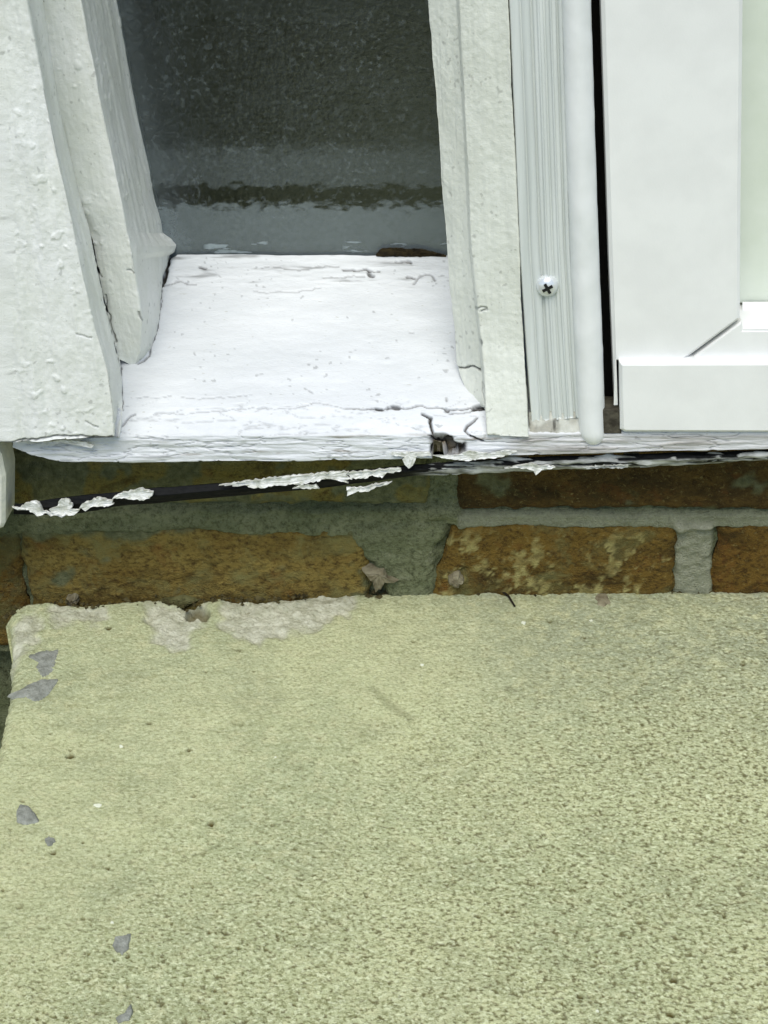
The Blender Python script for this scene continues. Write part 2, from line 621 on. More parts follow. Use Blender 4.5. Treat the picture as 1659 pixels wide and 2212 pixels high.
def concrete_step():
    step = 0.00046
    x0 = float(lf[0, 0])
    xs = np.concatenate([np.arange(0, .365, step), .365 + np.array([.01, .03, .08, .2, .5])])
    ys = np.concatenate([np.arange(0, .262, step), .262 + np.array([.01, .03, .08, .2, .5, .9])])
    XX, YY = np.meshgrid(xs, ys, indexing='ij')
    yb0 = 0.0
    Ybase = -YY
    X = left_x(Ybase - .012) + XX
    # rough back edge: shift the first centimetres to follow the broken line
    eb = back_y(X)
    wgt = np.exp(-YY / .02)
    Y = Ybase + (eb - .0018) * wgt
    Q = np.stack([X, Y, np.zeros_like(X)], -1)
    uv = proj(Q)
    rag = fbm(Q, .006, 3, 3)
    Y = Y + rag * .0012 * np.exp(-YY / .005)
    X = X + fbm(Q, .006, 5, 3) * .0015 * np.exp(-XX / .006)
    Q = np.stack([X, Y, np.zeros_like(X)], -1)
    # relief
    z = fbm(Q, .05, 1, 3) * .0012 + fbm(Q, .009, 2, 3) * .0004
    pn = vn(Q, (.0021, .0015, .01), 21) * .5 + vn(Q, (.0011, .0008, .01), 22) * .5
    dens = .05 * fbm(Q, .05, 31, 2)
    pitm = sstep(.26, .44, pn + dens + .10 * sstep(-.05, .12, X) )
    gran = sstep(.34, .6, vn(Q, .0018, 23))
    uv0 = proj(Q)
    coarse = sstep(1380, 1950, uv0[..., 1] + .45 * (uv0[..., 0] - 830) + 120 * fbm(Q, .05, 33, 3))
    pitm = pitm * (.45 + .55 * coarse)
    z = z - pitm * .00035 + gran * (.6 + .4 * coarse) * .00030 + vn(Q, .0009, 24) * .00025
    # bigger dark holes
    hole = np.zeros_like(z)
    r2 = random.Random(5)
    spots = [(1605, 1435, 7), (235, 1357, 8), (515, 1405, 6), (322, 1562, 6), (115, 1842, 6), (1262, 1376, 6), (1188, 1340, 6), (1455, 2118, 8),
             (1448, 2190, 7), (1380, 1992, 6), (1095, 1968, 5), (1255, 2152, 5), (455, 1780, 8), (408, 1620, 6), (892, 1385, 5), (152, 1630, 9), (398, 2206, 6), (575, 2050, 4)]
    for _ in range(120):
        spots.append((r2.uniform(0, 1659), r2.uniform(1310, 2212), r2.uniform(2.0, 4.2)))
    for (a, b, rr) in spots:
        c = S(a, b)
        rad = rr / 4800.0 * .95
        i0, i1 = np.searchsorted(xs, [c[0] - x0 - .06, c[0] - x0 + .06])
        dd = np.hypot(X[i0:i1] - c[0], (Y[i0:i1] - c[1]))
        dd = dd * (1 + .3 * vn(Q[i0:i1], .0015, 40))
        hole[i0:i1] = np.maximum(hole[i0:i1], 1 - sstep(rad * .55, rad * 1.15, dd))
    z = z - hole * .0016
    # broken pale patches along the back edge
    uv = proj(Q)
    rj = fbm(Q, .012, 51, 4) * 30
    chip = np.zeros_like(z)
    for poly in ([(100, 1306), (225, 1308), (245, 1345), (205, 1352), (130, 1345)],
                 [(310, 1300), (440, 1305), (440, 1340), (400, 1400), (330, 1385), (300, 1340)],
                 [(475, 1290), (600, 1290), (700, 1270), (765, 1270), (750, 1330), (650, 1365), (560, 1395), (480, 1350)],
                 [(18, 1340), (80, 1310), (85, 1380), (40, 1430), (8, 1500)]):
        sdv = poly_sd(uv[:, :420], poly)
        chip[:, :420] = np.maximum(chip[:, :420], 1 - sstep(-13, 9, sdv + rj[:, :420]))
    edge = np.exp(-YY / .0045) * sstep(-.2, .4, fbm(Q, .012, 57, 2)) * .8
    z = z + chip * (fbm(Q, .009, 53, 5, .6) * .0024 - .0012) + np.exp(-YY / .006) * fbm(Q, .008, 54, 3) * .0016
    # a dark cavity in the broken part
    cav = 1 - sstep(6, 16, seg_dist(uv[:, :420], [(412, 1328), (425, 1318), (440, 1326)]) + rj[:, :420] * .25)
    z[:, :420] -= cav * .004
    smear = np.zeros_like(z)
    smear[:] = (1 - sstep(2, 15, seg_dist(uv, [(800, 1490), (835, 1520), (885, 1552)]) + rj * .35 + 8 * sstep(840, 795, uv[..., 0]))) * .42
    smear = np.maximum(smear, (1 - sstep(1, 5, seg_dist(uv, [(415, 1850), (475, 1825)]) + rj * .2)) * .6)
    # rounded arrises
    def fall(t, r):
        return np.where(t < r, -(r - np.sqrt(np.maximum(r * r - (r - np.minimum(t, r)) ** 2, 0))), 0)
    z = z + fall(YY, .0035) + fall(XX, .006)
    z[0, :] = -.15
    z[:, 0] = -.15
    grey = sstep(.0, .09, X) * sstep(-.16, -.02, Y) * .75 + np.exp(-YY / .05) * .35
    grey = np.clip(grey + fbm(Q, .06, 61, 3) * .3, 0, 1)
    pit = np.clip(np.maximum(pitm * .74, hole), 0, 1)
    pit = np.clip(np.maximum(pit, np.pad(cav, ((0, 0), (0, z.shape[1] - 420))) * .8) + chip * sstep(.35, .6, fbm(Q, .005, 71, 3)) * .35, 0, 1)
    for arr in (pit, grey):          # wide cells beyond the finely built part carry no speckle
        arr[-6:, :] = 0 if arr is pit else .4
        arr[:, -7:] = 0 if arr is pit else .2
    Q[..., 2] = z
    F = grid_faces(*z.shape, flip=False)
    o = link("concrete_step", Q.reshape(-1, 3), F, M_conc, None,
             {"pit": pit, "chip": np.clip(np.maximum(chip, edge * .7), 0, 1) * .9, "grey": grey, "smear": smear, "coarse": coarse})
    o["kind"] = "structure"
    return o


STEP = concrete_step()


def lump(name, u, v, ru, rv, h, mat, parent=None, seed=0, place=None, sharp=.35, outline=None):
    """small stone or crumb: an uneven solid standing on the step (or on the wall with place=P)"""
    wall = place is P
    c = P(u, v, 0.0) if wall else S(u, v)
    pu = (P(u + ru, v, 0.0) if wall else S(u + ru, v)) - c
    pv = (P(u, v + rv, 0.0) if wall else S(u, v + rv)) - c
    nrm = np.array([0, -1, 0.0]) if wall else np.array([0, 0, 1.0])
    V, F = [], []
    n, rings = 36, (1.0, .97, .82, .5)
    hs = (-.5, .35, .85, 1.0)
    r = random.Random(seed)
    rad = [1 + r.uniform(-.5, .5) for _ in range(n)]
    for _ in range(3):
        rad = [(rad[i - 1] + rad[i] * 2 + rad[(i + 1) % n]) / 4 for i in range(n)]
    if outline:
        poly = [((a - u) / ru, (b - v) / rv) for a, b in outline]
    for k in range(4):
        for i in range(n):
            a = 2 * math.pi * i / n
            if outline:
                t = i / n * len(poly); j = int(t); f = t - j
                x = poly[j][0] * (1 - f) + poly[(j + 1) % len(poly)][0] * f
                y = poly[j][1] * (1 - f) + poly[(j + 1) % len(poly)][1] * f
                q = 1 + .5 * (rad[i] - 1); x *= q; y *= q
            else:
                x, y = math.cos(a) * rad[i], math.sin(a) * rad[i]
            jj = 1 + r.uniform(-.04, .04)
            V.append(c + pu * x * rings[k] * jj + pv * y * rings[k] * jj + nrm * h * (hs[k] + (r.uniform(-sharp, sharp) * .28 if k else 0)))
    V.append(c + nrm * h * 1.02)
    for k in range(3):
        for i in range(n):
            j = (i + 1) % n
            F.append((k * n + i, k * n + j, (k + 1) * n + j, (k + 1) * n + i))
    for i in range(n):
        F.append((3 * n + i, 3 * n + (i + 1) % n, 4 * n))
    return link(name, V, F, mat, parent, smooth=False)


lump("stone", 95, 1435, 34, 34, .0008, M_stone, STEP, 1, outline=[(55, 1418), (90, 1405), (128, 1402), (122, 1440), (100, 1468), (72, 1450), (82, 1432)])
lump("stone", 85, 1490, 50, 30, .0012, M_stone, STEP, 2, outline=[(22, 1502), (60, 1482), (95, 1466), (124, 1470), (112, 1502), (80, 1518), (45, 1512)])
lump("stone", 60, 1760, 24, 24, .0012, M_stone, STEP, 3, outline=[(36, 1752), (44, 1736), (60, 1742), (74, 1756), (86, 1778), (60, 1784), (38, 1776)])
lump("stone", 262, 2035, 22, 25, .0008, M_stone, STEP, 4, outline=[(240, 2042), (250, 2025), (282, 2016), (278, 2048), (262, 2064)])
lump("stone", 270, 2192, 18, 18, .0008, M_stone, STEP, 5, outline=[(252, 2200), (276, 2190), (284, 2168), (288, 2180), (280, 2206), (256, 2210)])
lump("stone", 108, 1818, 11, 10, .0007, M_stone, STEP, 6)

# ------------------------------------------------------------------ brick wall
wall = empty("brick_wall", (0, 0, 0), "brown mossy brick wall with green mortar under the peeling white sill", "brick wall", kind="thing")
BRICKS = [  # left, right, top, bottom at the face; material; proud
    (-640, 926, 835, 1092, 1, .0000), (988, 2050, 832, 1101, 4, .0006),
    (-700, 54, 1132, 1400, 0, -.0006), (60, 800, 1140, 1400, 3, .0004), (944, 1455, 1131, 1400, 0, .0008), (1537, 2100, 1131, 1400, 2, .0004),
    (-1150, -720, 1132, 1400, 2, .0), (2180, 2700, 1131, 1400, 0, .0), (2120, 2700, 832, 1101, 2, .0), (-1150, -700, 835, 1092, 0, .0)]


def make_brick(i, u0, u1, v0, v1, mi, proud):
    a, b, c, e = P(u0, v0, 0), P(u1, v0, 0), P(u0, v1, 0), P(u1, v1, 0)
    vis = u1 > -60 and u0 < 1720
    st = .0011 if vis else .02
    nx = max(3, int(abs(b[0] - a[0]) / st)); nz = max(3, int(abs(a[2] - c[2]) / st))
    s, t = np.meshgrid(np.linspace(0, 1, nx), np.linspace(0, 1, nz), indexing='ij')
    x0, x1 = (a[0] + c[0]) / 2, (b[0] + e[0]) / 2
    X = x0 + (x1 - x0) * s
    zt = a[2] + (b[2] - a[2]) * s; zb = c[2] + (e[2] - c[2]) * s
    Z = zt + (zb - zt) * t
    Q = np.stack([X, np.full_like(X, -proud), Z], -1)
    W = (x1 - x0); H = abs(a[2] - c[2])
    ex = np.minimum(s, 1 - s) * W; ez = np.minimum(t, 1 - t) * H
    ed = np.minimum(ex, ez) + fbm(Q, .008, 80 + i, 3) * .0014
    dz = fbm(Q, (.02, .02, .01), 81 + i, 4) * .0011 + vn(Q, (.004, .004, .0024), 83 + i) * .0005
    chips = sstep(.3, .55, fbm(Q, .011, 90 + i, 3)) * .0012
    rnd = np.clip(1 - ed / .003, 0, 1) ** 2 * .0028
    h = dz - chips - rnd
    Q[..., 1] -= h
    Q[..., 0] += fbm(Q, .009, 95 + i, 3) * .0026 * np.exp(-ex / .004)
    if i == 4:
        Q[..., 0] += (1 - s) ** 6 * (.0055 - .015 * t)
    Q[..., 2] += fbm(Q, .010, 96 + i, 3) * .0020 * np.exp(-ez / .003)
    uv = proj(Q)
    lich = np.zeros_like(h); moss = np.zeros_like(h)
    if i == 4:
        lich = sstep(.13, .24, fbm(Q, (.0055, .0055, .006), 101, 5, .65) + .55 * fbm(Q, .022, 102, 2) + .06 * sstep(1000, 1120, uv[..., 0]) - .0006 * np.maximum(0, uv[..., 0] - 1300)) * sstep(1136, 1175, uv[..., 1] + 12 * fbm(Q, .01, 103, 2))
        lich = lich * (.45 + .55 * sstep(-.2, .3, vn(Q, .004, 109)))
        Q[..., 1] -= lich * .0006
    if i == 0:
        moss = sstep(.02, .16, fbm(Q, .02, 104, 4) + .45 * sstep(60, 85, uv[..., 0]) * (1 - sstep(170, 200, uv[..., 0])) + .25 * sstep(620, 800, uv[..., 0]))
    if i in (2, 3):
        moss = sstep(.1, .35, fbm(Q, .018, 106, 4) + .5 * (1 - sstep(1140, 1175, uv[..., 1])) + .35 * sstep(700, 800, uv[..., 0]) - .15)
    if i == 1:
        moss = .8 * sstep(.25, .4, fbm(Q, .02, 108, 4))
    # close the brick: rim pushed back into the wall
    n, m = h.shape
    back = Q.copy(); back[..., 1] = .10
    ring = [(k, 0) for k in range(n)] + [(n - 1, k) for k in range(1, m)] + [(k, m - 1) for k in range(n - 2, -1, -1)] + [(0, k) for k in range(m - 2, 0, -1)]
    ids = [k * m + j for k, j in ring]
    V = Q.reshape(-1, 3)
    RB = np.array([back[k, j] for k, j in ring])
    F = [tuple(map(int, f)) for f in grid_faces(n, m, flip=True)]
    b0 = len(V)
    L = len(ids)
    for k in range(L):
        j = (k + 1) % L
        F.append((ids[k], ids[j], b0 + j, b0 + k))
    V = np.concatenate([V, RB], 0)
    link("brick", V, F, M_brick[mi], wall, {"lichen": lich, "moss": moss})


for i, b in enumerate(BRICKS):
    make_brick(i, *b)


def mortar():
    xs = np.concatenate([[-.75, -.4], np.arange(-.185, .2, .0011), [.4, .75]])
    z_hi = P(830, 985, 0)[2]; z_lo = P(830, 1300, 0)[2] - .03
    zs = np.arange(z_lo, z_hi, .0009)
    X, Z = np.meshgrid(xs, zs, indexing='ij')
    Q = np.stack([X, np.full_like(X, .0035), Z], -1)
    uv = proj(Q)
    sm = 1 - sstep(-14, 10, poly_sd(uv, [(770, 1118), (985, 1110), (968, 1150), (945, 1185), (935, 1270), (930, 1330), (850, 1330), (820, 1240), (790, 1200), (760, 1150)]) + fbm(Q, .012, 120, 4) * 30)
    bed = 1 - sstep(-8, 8, poly_sd(uv, [(-100, 1096), (930, 1086), (995, 1090), (1000, 1128), (760, 1148), (400, 1140), (80, 1148), (-100, 1150)]) + fbm(Q, (.02, .02, .01), 121, 3) * 10)
    joint = 1 - sstep(-4, 6, poly_sd(uv, [(1458, 1120), (1536, 1120), (1536, 1330), (1456, 1330)]) + fbm(Q, .006, 123, 3) * 7)
    top = 1 - sstep(-4, 6, poly_sd(uv, [(926, 980), (988, 980), (988, 1110), (926, 1110)]) + fbm(Q, .008, 124, 3) * 6)
    bed2 = 1 - sstep(-4, 6, poly_sd(uv, [(990, 1102), (1800, 1100), (1800, 1132), (990, 1130)]) + fbm(Q, (.02, .01, .008), 125, 3) * 7)
    h = .0035 * np.maximum(sm * 1.5, bed * 1.25) + .0030 * joint + .0022 * top + .0038 * bed2
    h = h + fbm(Q, .007, 126, 4) * .0016 + fbm(Q, .003, 127, 3) * .0009
    h = h + joint * fbm(Q, (.006, .006, .004), 129, 3) * .0016
    Q[..., 1] -= h
    pale = np.clip(joint * .75 + bed2 * .55 + sm * sstep(.2, .5, fbm(Q, .01, 128, 3)) * .3, 0, 1)
    link("mortar", Q.reshape(-1, 3), grid_faces(*h.shape, flip=False), M_mortar, wall, {"pale": pale})


mortar()
# the wall core behind the bricks, so nothing shows through
box("wall_core", (-1.5, .02, -.16), (1.5, .12, P(830, 1000, 0)[2]), M_mortar, wall)
box("wall_core", (-1.5, .004, P(830, 1000, 0)[2]), (P(-560, 500, 0)[0] + .01, .12, 1.0), M_mortar, wall)

# ------------------------------------------------------------------ window with its sill, casing, post
win = empty("sidelight_window", tuple(P(600, 990, 0.0)), "white painted window frame with dark dusty glass and a cracked peeling sill", "window", kind="thing")


def crack_attr(uv, cracks, jit):
    h = np.zeros(uv.shape[:-1]); d = np.zeros(uv.shape[:-1])
    for pts, w, dep, dk in cracks:
        sd_ = seg_dist(uv + jit, pts)
        m = 1 - sstep(w * .35, w * 1.25, sd_)
        h = h - m * dep
        d = np.maximum(d, m * dk)
    return h, d


A = lambda *q: [(548.6 + x / 3.0245, 384 + y / 3.0245) for x, y in q]      # notes taken on enlarged views
B_ = lambda *q: [(x / 3.0245, 493.7 + y / 3.0245) for x, y in q]
C_ = lambda *q: [((1600 + x / 1.659) / 1.823, (900 + y / 1.659) / 1.823) for x, y in q]
D_ = lambda *q: [(548.6 + x / 3.0245, 932.5 + y / 3.0245) for x, y in q]
E_ = lambda *q: [(x / 3.0245, 932.5 + y / 3.0245) for x, y in q]

SILL_CRACKS_SHADE = [
    (A((600, 1510), (790, 1515), (880, 1500), (960, 1510), (1100, 1490), (1200, 1505), (1300, 1520), (1400, 1505), (1505, 1500)), 1.7, .0009, .75),
    (A((800, 1512), (830, 1506)), 4, .0012, .9), (A((870, 1502), (950, 1506)), 4, .0012, .85), (A((1250, 1518), (1270, 1524)), 4, .001, .8), (A((1440, 1510), (1505, 1498)), 6, .002, 1),
    (A((1280, 1545), (1380, 1530), (1450, 1518)), 1.5, .0008, .7),
    (A((0, 1500), (200, 1512), (430, 1470), (600, 1510)), 1.2, .0005, .35),
    (A((1100, 1545), (1160, 1570), (1150, 1600), (1165, 1659), (1172, 1690)), 3.4, .0022, 1.0),
    (A((1460, 1570), (1400, 1620), (1380, 1652), (1420, 1690), (1500, 1720)), 2.4, .0016, .95),
    (B_((800, 1290), (850, 1228), (885, 1224)), 2.2, .0008, .6), (B_((1000, 1212), (1200, 1208), (1400, 1195), (1659, 1168)), 1.2, .0005, .4),
    (B_((860, 1110), (1100, 1095), (1300, 1112), (1659, 1088)), 1.2, .0004, .35),
    (A((0, 590), (150, 585), (300, 602), (420, 580), (560, 575)), 1.3, .0005, .5), (A((580, 602), (820, 608)), 2.6, .0012, .95), (A((750, 625), (775, 640)), 5, .0014, .8),
    (A((930, 542), (1030, 552)), 2.4, .001, .8), (A((450, 655), (720, 640)), 1.2, .0005, .5), (A((1000, 648), (1050, 652)), 2.4, .001, .8),
    (A((1045, 692), (1090, 642), (1150, 632), (1180, 662)), 2.2, .0008, .55), (A((0, 745), (300, 745), (440, 710)), 1.5, .0006, .35),
    (B_((1080, 380), (1150, 345), (1280, 365)), 2, .0008, .5), (B_((1300, 250), (1340, 258)), 4, .001, .8),
    (A((1260, 1440), (1258, 1455)), 2.5, .0006, .5), (A((1020, 1010), (1040, 1014)), 3, .0006, .4), (A((350, 1390), (380, 1400)), 2, .0005, .4),
    (B_((1155, 140), (1100, 200), (1082, 280), (1062, 372)), 5.0, .002, 1.0), (B_((1062, 372), (1050, 480), (1030, 640), (1000, 740), (970, 830), (900, 880)), 1.6, .001, .75),  # gap beside the stop return, its contact shadow painted as a dark line
    (B_((690, 430), (720, 600), (750, 740), (790, 900), (800, 1180)), 1.6, .001, .7)]
HOLE = C_((150, 1360), (185, 1345), (290, 1350), (310, 1390), (380, 1400), (395, 1430), (340, 1480), (270, 1478), (235, 1520), (185, 1545), (165, 1490), (172, 1420))


def sill_relief(G, uv, N):
    jit = np.stack([fbm(G, .004, 201, 2), fbm(G, .004, 202, 2)], -1) * 4.5
    h, dirt_shade = crack_attr(uv, SILL_CRACKS_SHADE, jit)
    u, v = uv[..., 0], uv[..., 1]
    front = sstep(930, 946, v)
    back = 1 - sstep(610, 632, v)
    h = h + fbm(G, (.025, .01, .006), 203, 3) * .0005 + fbm(G, (.006, .003, .003), 204, 2) * .00016
    strokes = fbm(G, (.03, .004, .0022), 205, 4, .6)
    h = h + front * strokes * .0009 + back * strokes * .0007
    ridges = np.abs(fbm(G, (.028, .006, .004), 206, 3))
    nose = sstep(850, 885, v)
    h = h - nose * (1 - sstep(0, .045, ridges)) * .0005
    dirt_shade = np.maximum(dirt_shade, nose * (1 - sstep(0, .03, ridges)) * .30)
    dirt_shade = np.maximum(dirt_shade, front * sstep(.30, .55, strokes) * .40)
    dirt_shade = np.maximum(dirt_shade, back * sstep(.08, .42, strokes) * .50)
    wood_shade = .05 * front + front * sstep(.30, .5, fbm(G, (.02, .006, .003), 209, 4)) * .6
    # long run under the door: its shade painted in as grey
    wood_shade = np.maximum(wood_shade, sstep(1060, 1140, u) * front * (.30 + .3 * sstep(-.2, .3, strokes)))
    sdh = poly_sd(uv + jit * 1.6, HOLE)
    inside = 1 - sstep(-3, 2, sdh)
    h = h - inside * (.0065 + .002 * vn(G, (.006, .004, .003), 210))
    wood_shade = np.maximum(wood_shade, inside)
    dirt_shade = np.maximum(dirt_shade * (1 - inside), inside * np.clip(.12 + .35 * vn(G, (.005, .003, .002), 211) + .9 * (1 - sstep(945, 958, v + jit[..., 0])), 0, 1))  # upper part of the hole darkened: its shadow painted into the mask
    dirt_shade = np.maximum(dirt_shade, (1 - sstep(0, 5, np.abs(sdh - 1))) * .6)
    spk = sstep(.62, .72, vn(G, (.0022, .0018, .0018), 214) * .7 + fbm(G, .02, 215, 2) * .6)
    dirt_shade = np.maximum(dirt_shade, spk * .35)
    return h, {"dirt_shade": np.clip(dirt_shade, 0, 1), "wood_shade": np.clip(wood_shade, 0, 1)}


U = [28, 60, 85, 130, 300, 600, 880, 1100, 1371, 1659, 1740]
rows = [
    [548, 548, 548, 548, 549, 551, 552, 553, 554, 556, 556],      # back at the glass
    [620, 620, 620, 620, 621, 622, 622, 622, 622, 622, 622],
    [878, 878, 878, 878, 879, 880, 881, 881, 881, 881, 881],
    [944, 944, 944, 944, 943, 941, 940, 938, 936, 934, 934],
    [966, 979, 988, 996, 998, 996, 991, 984, 976, 970, 969]]
deps = [-.060, -.042, .018, .0285, .030]
SILL_LINES = [[(u, v, d) for u, v in zip(U, r)] for r, d in zip(rows, deps)]
under = [np.array(P(u, v, .030)) + np.array([0, .004, -.0008]) for u, v in zip(U, rows[4])]
under2 = [np.array(P(u, v, .030)) + np.array([0, .095, .004]) for u, v in zip(U, rows[4])]
sill_w = [[P(*q) for q in ln] for ln in SILL_LINES] + [under, under2]
loft("sill", sill_w, 760, [32, 112, 30, 36, 4, 3], M_sill, win, sill_relief, world_pts=True, extend_end=(.5, 0, 0))


def paint_relief(cracks=(), amp=1.0, drip=0.0, seed=300, blob=.75):
    def f(G, uv, N):
        jit = np.stack([fbm(G, .004, seed, 2), fbm(G, .004, seed + 1, 2)], -1) * 4
        h, dirt_shade = crack_attr(uv, cracks, jit)
        n1 = fbm(G, (.006, .006, .009), seed + 2, 3)
        bl = sstep(.30, .55, vn(G, (.0055, .006, .0045), seed + 5) * .7 + vn(G, (.0026, .003, .0022), seed + 6) * .35)
        dens = sstep(-.1, .5, fbm(G, (.02, .02, .04), seed + 8, 2))
        h = h + amp * (n1 * .00030 + blob * bl * dens * .0006 + vn(G, .002, seed + 9) * .00010 + fbm(G, (.0016, .0016, .03), seed + 10, 2) * .00014 + fbm(G, .03, seed + 12, 2) * .0005)
        if drip:
            h = h + drip * fbm(G, (.007, .007, .06), seed + 14, 3) * .0012
        dirt_shade = np.maximum(dirt_shade, sstep(.62, .75, vn(G, (.002, .002, .0022), seed + 20) * .8 + fbm(G, .02, seed + 21, 2) * .5) * .3)
        wood_shade = np.zeros_like(h)
        return h, {"dirt_shade": dirt_shade, "wood_shade": wood_shade}
    return f


EXT = (0.0, 0.0, 0.75)
# left casing: broad face, hollow return; stop and its return against the glass
E1 = [(46, -50), (55, 0), (102, 231), (144, 430), (168, 546), (196, 680), (234, 800), (246, 890), (246, 943)]
E2 = [(84, -50), (93, 0), (132, 231), (172, 430), (202, 520), (225, 636), (240, 700), (261, 791), (265, 890), (256, 944)]
E3 = [(163, -50), (173, 0), (220, 231), (261, 430), (284, 546), (292, 600), (305, 692), (303, 760), (290, 792)]
E4 = [(239, -50), (250, 0), (294, 231), (334, 430), (348, 480), (352, 505), (372, 522), (381, 532), (377, 545), (366, 553)]
face_l = [(-560, -50, .036), (-450, 500, .036), (-420, 960, .036)]
edge0 = [(-8, -50, .0365), (12, 200, .0365), (30, 500, .0365), (26, 800, .0365), (20, 956, .0365)]
e1 = [(u, v, .0365) for u, v in E1]
mid = [((a[0] + b[0]) / 2, a[1], .018) for a, b in zip([E1[0], E1[1], E1[2], E1[3], E1[5], E1[6], E1[7], E1[8]], [E2[0], E2[1], E2[2], E2[3], E2[6], E2[7], E2[8], E2[9]])]
dd2 = [0, 0, 0, 0, 0, 0, 0, .002, .020, .030]
e2 = [(u, v, d) for (u, v), d in zip(E2, dd2)]
CAS_CR = [([(q[0] - 1, q[1]) for q in E2[4:8]], 1.6, .0006, .7), (B_((0, 1400), (180, 1385), (300, 1362), (430, 1358), (560, 1362), (760, 1366)), 2.5, .0008, .75),
          (B_((560, 1262), (640, 1300)), 2, .0006, .3), (B_((500, 690), (600, 712)), 2, .0005, .3)]
backl = [(-560, -50, -.09), (-450, 500, -.09), (-420, 940, -.03)]
backr = [(84, -50, -.09), (150, 300, -.09), (265, 800, -.05), (258, 930, -.02)]
loft("casing", [backl, face_l, edge0, e1, mid, e2, backr], 420, [2, 24, 110, 18, 18, 4], M_paint, win, paint_relief(CAS_CR, 1.0, 1.5, 300), ext=EXT)

e2b = [(u + (-2 if v > 505 else -7), v, -.0005 if v > 505 else -.002) for u, v in [(83, -50), (93, 0), (132, 231), (172, 430), (198, 500), (202, 520), (225, 636), (240, 700), (258, 775)]]
e2b = [(u, v, d + float(np.interp(v, [400, 520], [.004, 0]))) for u, v, d in e2b]
e3 = [(u, v, float(np.interp(v, [500, 700, 792], [.009, .004, -.003]))) for u, v in E3]
DEP4 = [-.060] * 10
e4 = [(u, v, d) for (u, v), d in zip(E4, DEP4)]
# foot of the return follows the slope of the sill towards the front
foot = [(366, 553, -.058), (352, 600, -.046), (347, 650, -.034), (343, 692, -.024), (331, 748, -.0125), (312, 778, -.0055), (292, 790, -.003)]
STOP_CR = [(B_((640, 260), (665, 320)), 2, .0008, .7), (B_((685, 430), (720, 600), (760, 745)), 2.0, .0008, .7), (B_((905, 545), (925, 595)), 2, .0006, .6),
           (B_((830, 270), (870, 290)), 2, .0006, .4)]


def stop_mesh():
    n = 420
    L2 = resample([P(*q) for q in e2b], n)
    L3 = resample([P(*q) for q in e3], n)
    ret = [P(*q) for q in e4] + [P(*q) for q in foot[1:6]]
    L4 = resample(ret, n)
    back = L4 + np.array([-.004, .02, 0]) * 1.0
    cols = []
    for a, b, m in ((L2, L3, 46), (L3, L4, 60), (L4, back, 2)):
        for j in range(m):
            cols.append(a * (1 - j / m) + b * (j / m))
    cols.append(back)
    return cols


G0 = stop_mesh()
lines_stop = [c for c in G0]
loft("stop_bead", lines_stop, 420, [1] * (len(lines_stop) - 1), M_paint, win, paint_relief(STOP_CR, .9, .5, 340), ext=EXT, world_pts=True)

# glass and what lies at its foot
def glass_relief(G, uv, N):  # dirt on the pane, with the reflected sill painted in as bands
    u, v = uv[..., 0], uv[..., 1]
    sp = sstep(.34, .56, vn(G, (.0027, .003, .0024), 401) * .7 + vn(G, (.0012, .002, .0012), 402) * .5 + .10 * sstep(520, 300, u) + .10 * sstep(0, 500, v))
    ragged = fbm(G, (.006, .004, .0025), 403, 4, .65)
    film_reflection = .03 + .10 * sstep(300, 345, v + ragged * 30) + .070 * np.maximum(0, fbm(G, (.0016, .0018, .0014), 407, 3) + .15) + .02 * fbm(G, .012, 408, 2)
    low = sstep(432, 452, v + ragged * 34)  # pale reflection of the sill, painted as a grey band
    film_reflection = film_reflection + .19 * low
    reflect_edge = sstep(395, 408, v + ragged * 26) * (1 - low)  # dark ragged edge of the reflection, painted by clearing the band
    film_reflection = film_reflection * (1 - .98 * reflect_edge)
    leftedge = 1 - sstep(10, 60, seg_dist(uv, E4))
    film_reflection = film_reflection + leftedge * .10
    film_reflection = film_reflection + sp * (.15 * (1 - .7 * low)) * (.5 + .5 * vn(G, .02, 404)) + .02 * vn(G, (.004, .004, .001), 406)
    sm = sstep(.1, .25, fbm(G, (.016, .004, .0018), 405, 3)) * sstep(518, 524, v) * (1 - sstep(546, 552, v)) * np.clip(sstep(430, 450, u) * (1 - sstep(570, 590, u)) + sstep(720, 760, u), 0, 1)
    film_reflection = np.maximum(film_reflection, sm * .85)
    return np.zeros_like(u), {"film_reflection": np.clip(film_reflection, 0, .9)}


g1 = [(200, -60, -.062), (270, 200, -.062), (360, 560, -.062)]
g2 = [(1000, -60, -.062), (1000, 200, -.062), (1005, 560, -.062)]
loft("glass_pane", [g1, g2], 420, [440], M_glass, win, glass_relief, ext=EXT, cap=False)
plate("wood_sliver", A((800, 495), (830, 462), (900, 455), (1000, 462), (1110, 465), (1200, 490), (1255, 505), (1255, 516), (800, 512)), -.0605, .0012, M_rawwood, win, .0004, seed=3, rag=1.0)

# post to the right: splayed return, flat face
p_l = [(921, -50, .003), (925, 0, .003), (945, 270, .003), (966, 552, .003), (972, 620, .003), (981, 700, .003), (987, 790, .002), (1008, 850, .010), (1046, 884, .018)]
p_m = [(984, -50, .012), (987, 0, .012), (1000, 270, .012), (1013, 540, .012), (1030, 690, .012), (1041, 800, .012), (1047, 884, .020)]
p_m2 = [(990, -50, .017), (993, 0, .017), (1006, 270, .017), (1019, 540, .017), (1036, 690, .018), (1046, 800, .022), (1053, 940, .0305)]
p_r = [(1095, -50, .025), (1097, 0, .025), (1109, 270, .025), (1121, 540, .025), (1131, 750, .025), (1141, 943, .0305)]
p_b = [(1097, -50, .0), (1099, 0, .0), (1111, 270, .0), (1123, 540, .0), (1133, 750, .0), (1144, 943, .010)]
p_bl = [(926, -50, -.075), (930, 0, -.075), (950, 270, -.075), (971, 552, -.072), (986, 690, -.03)]
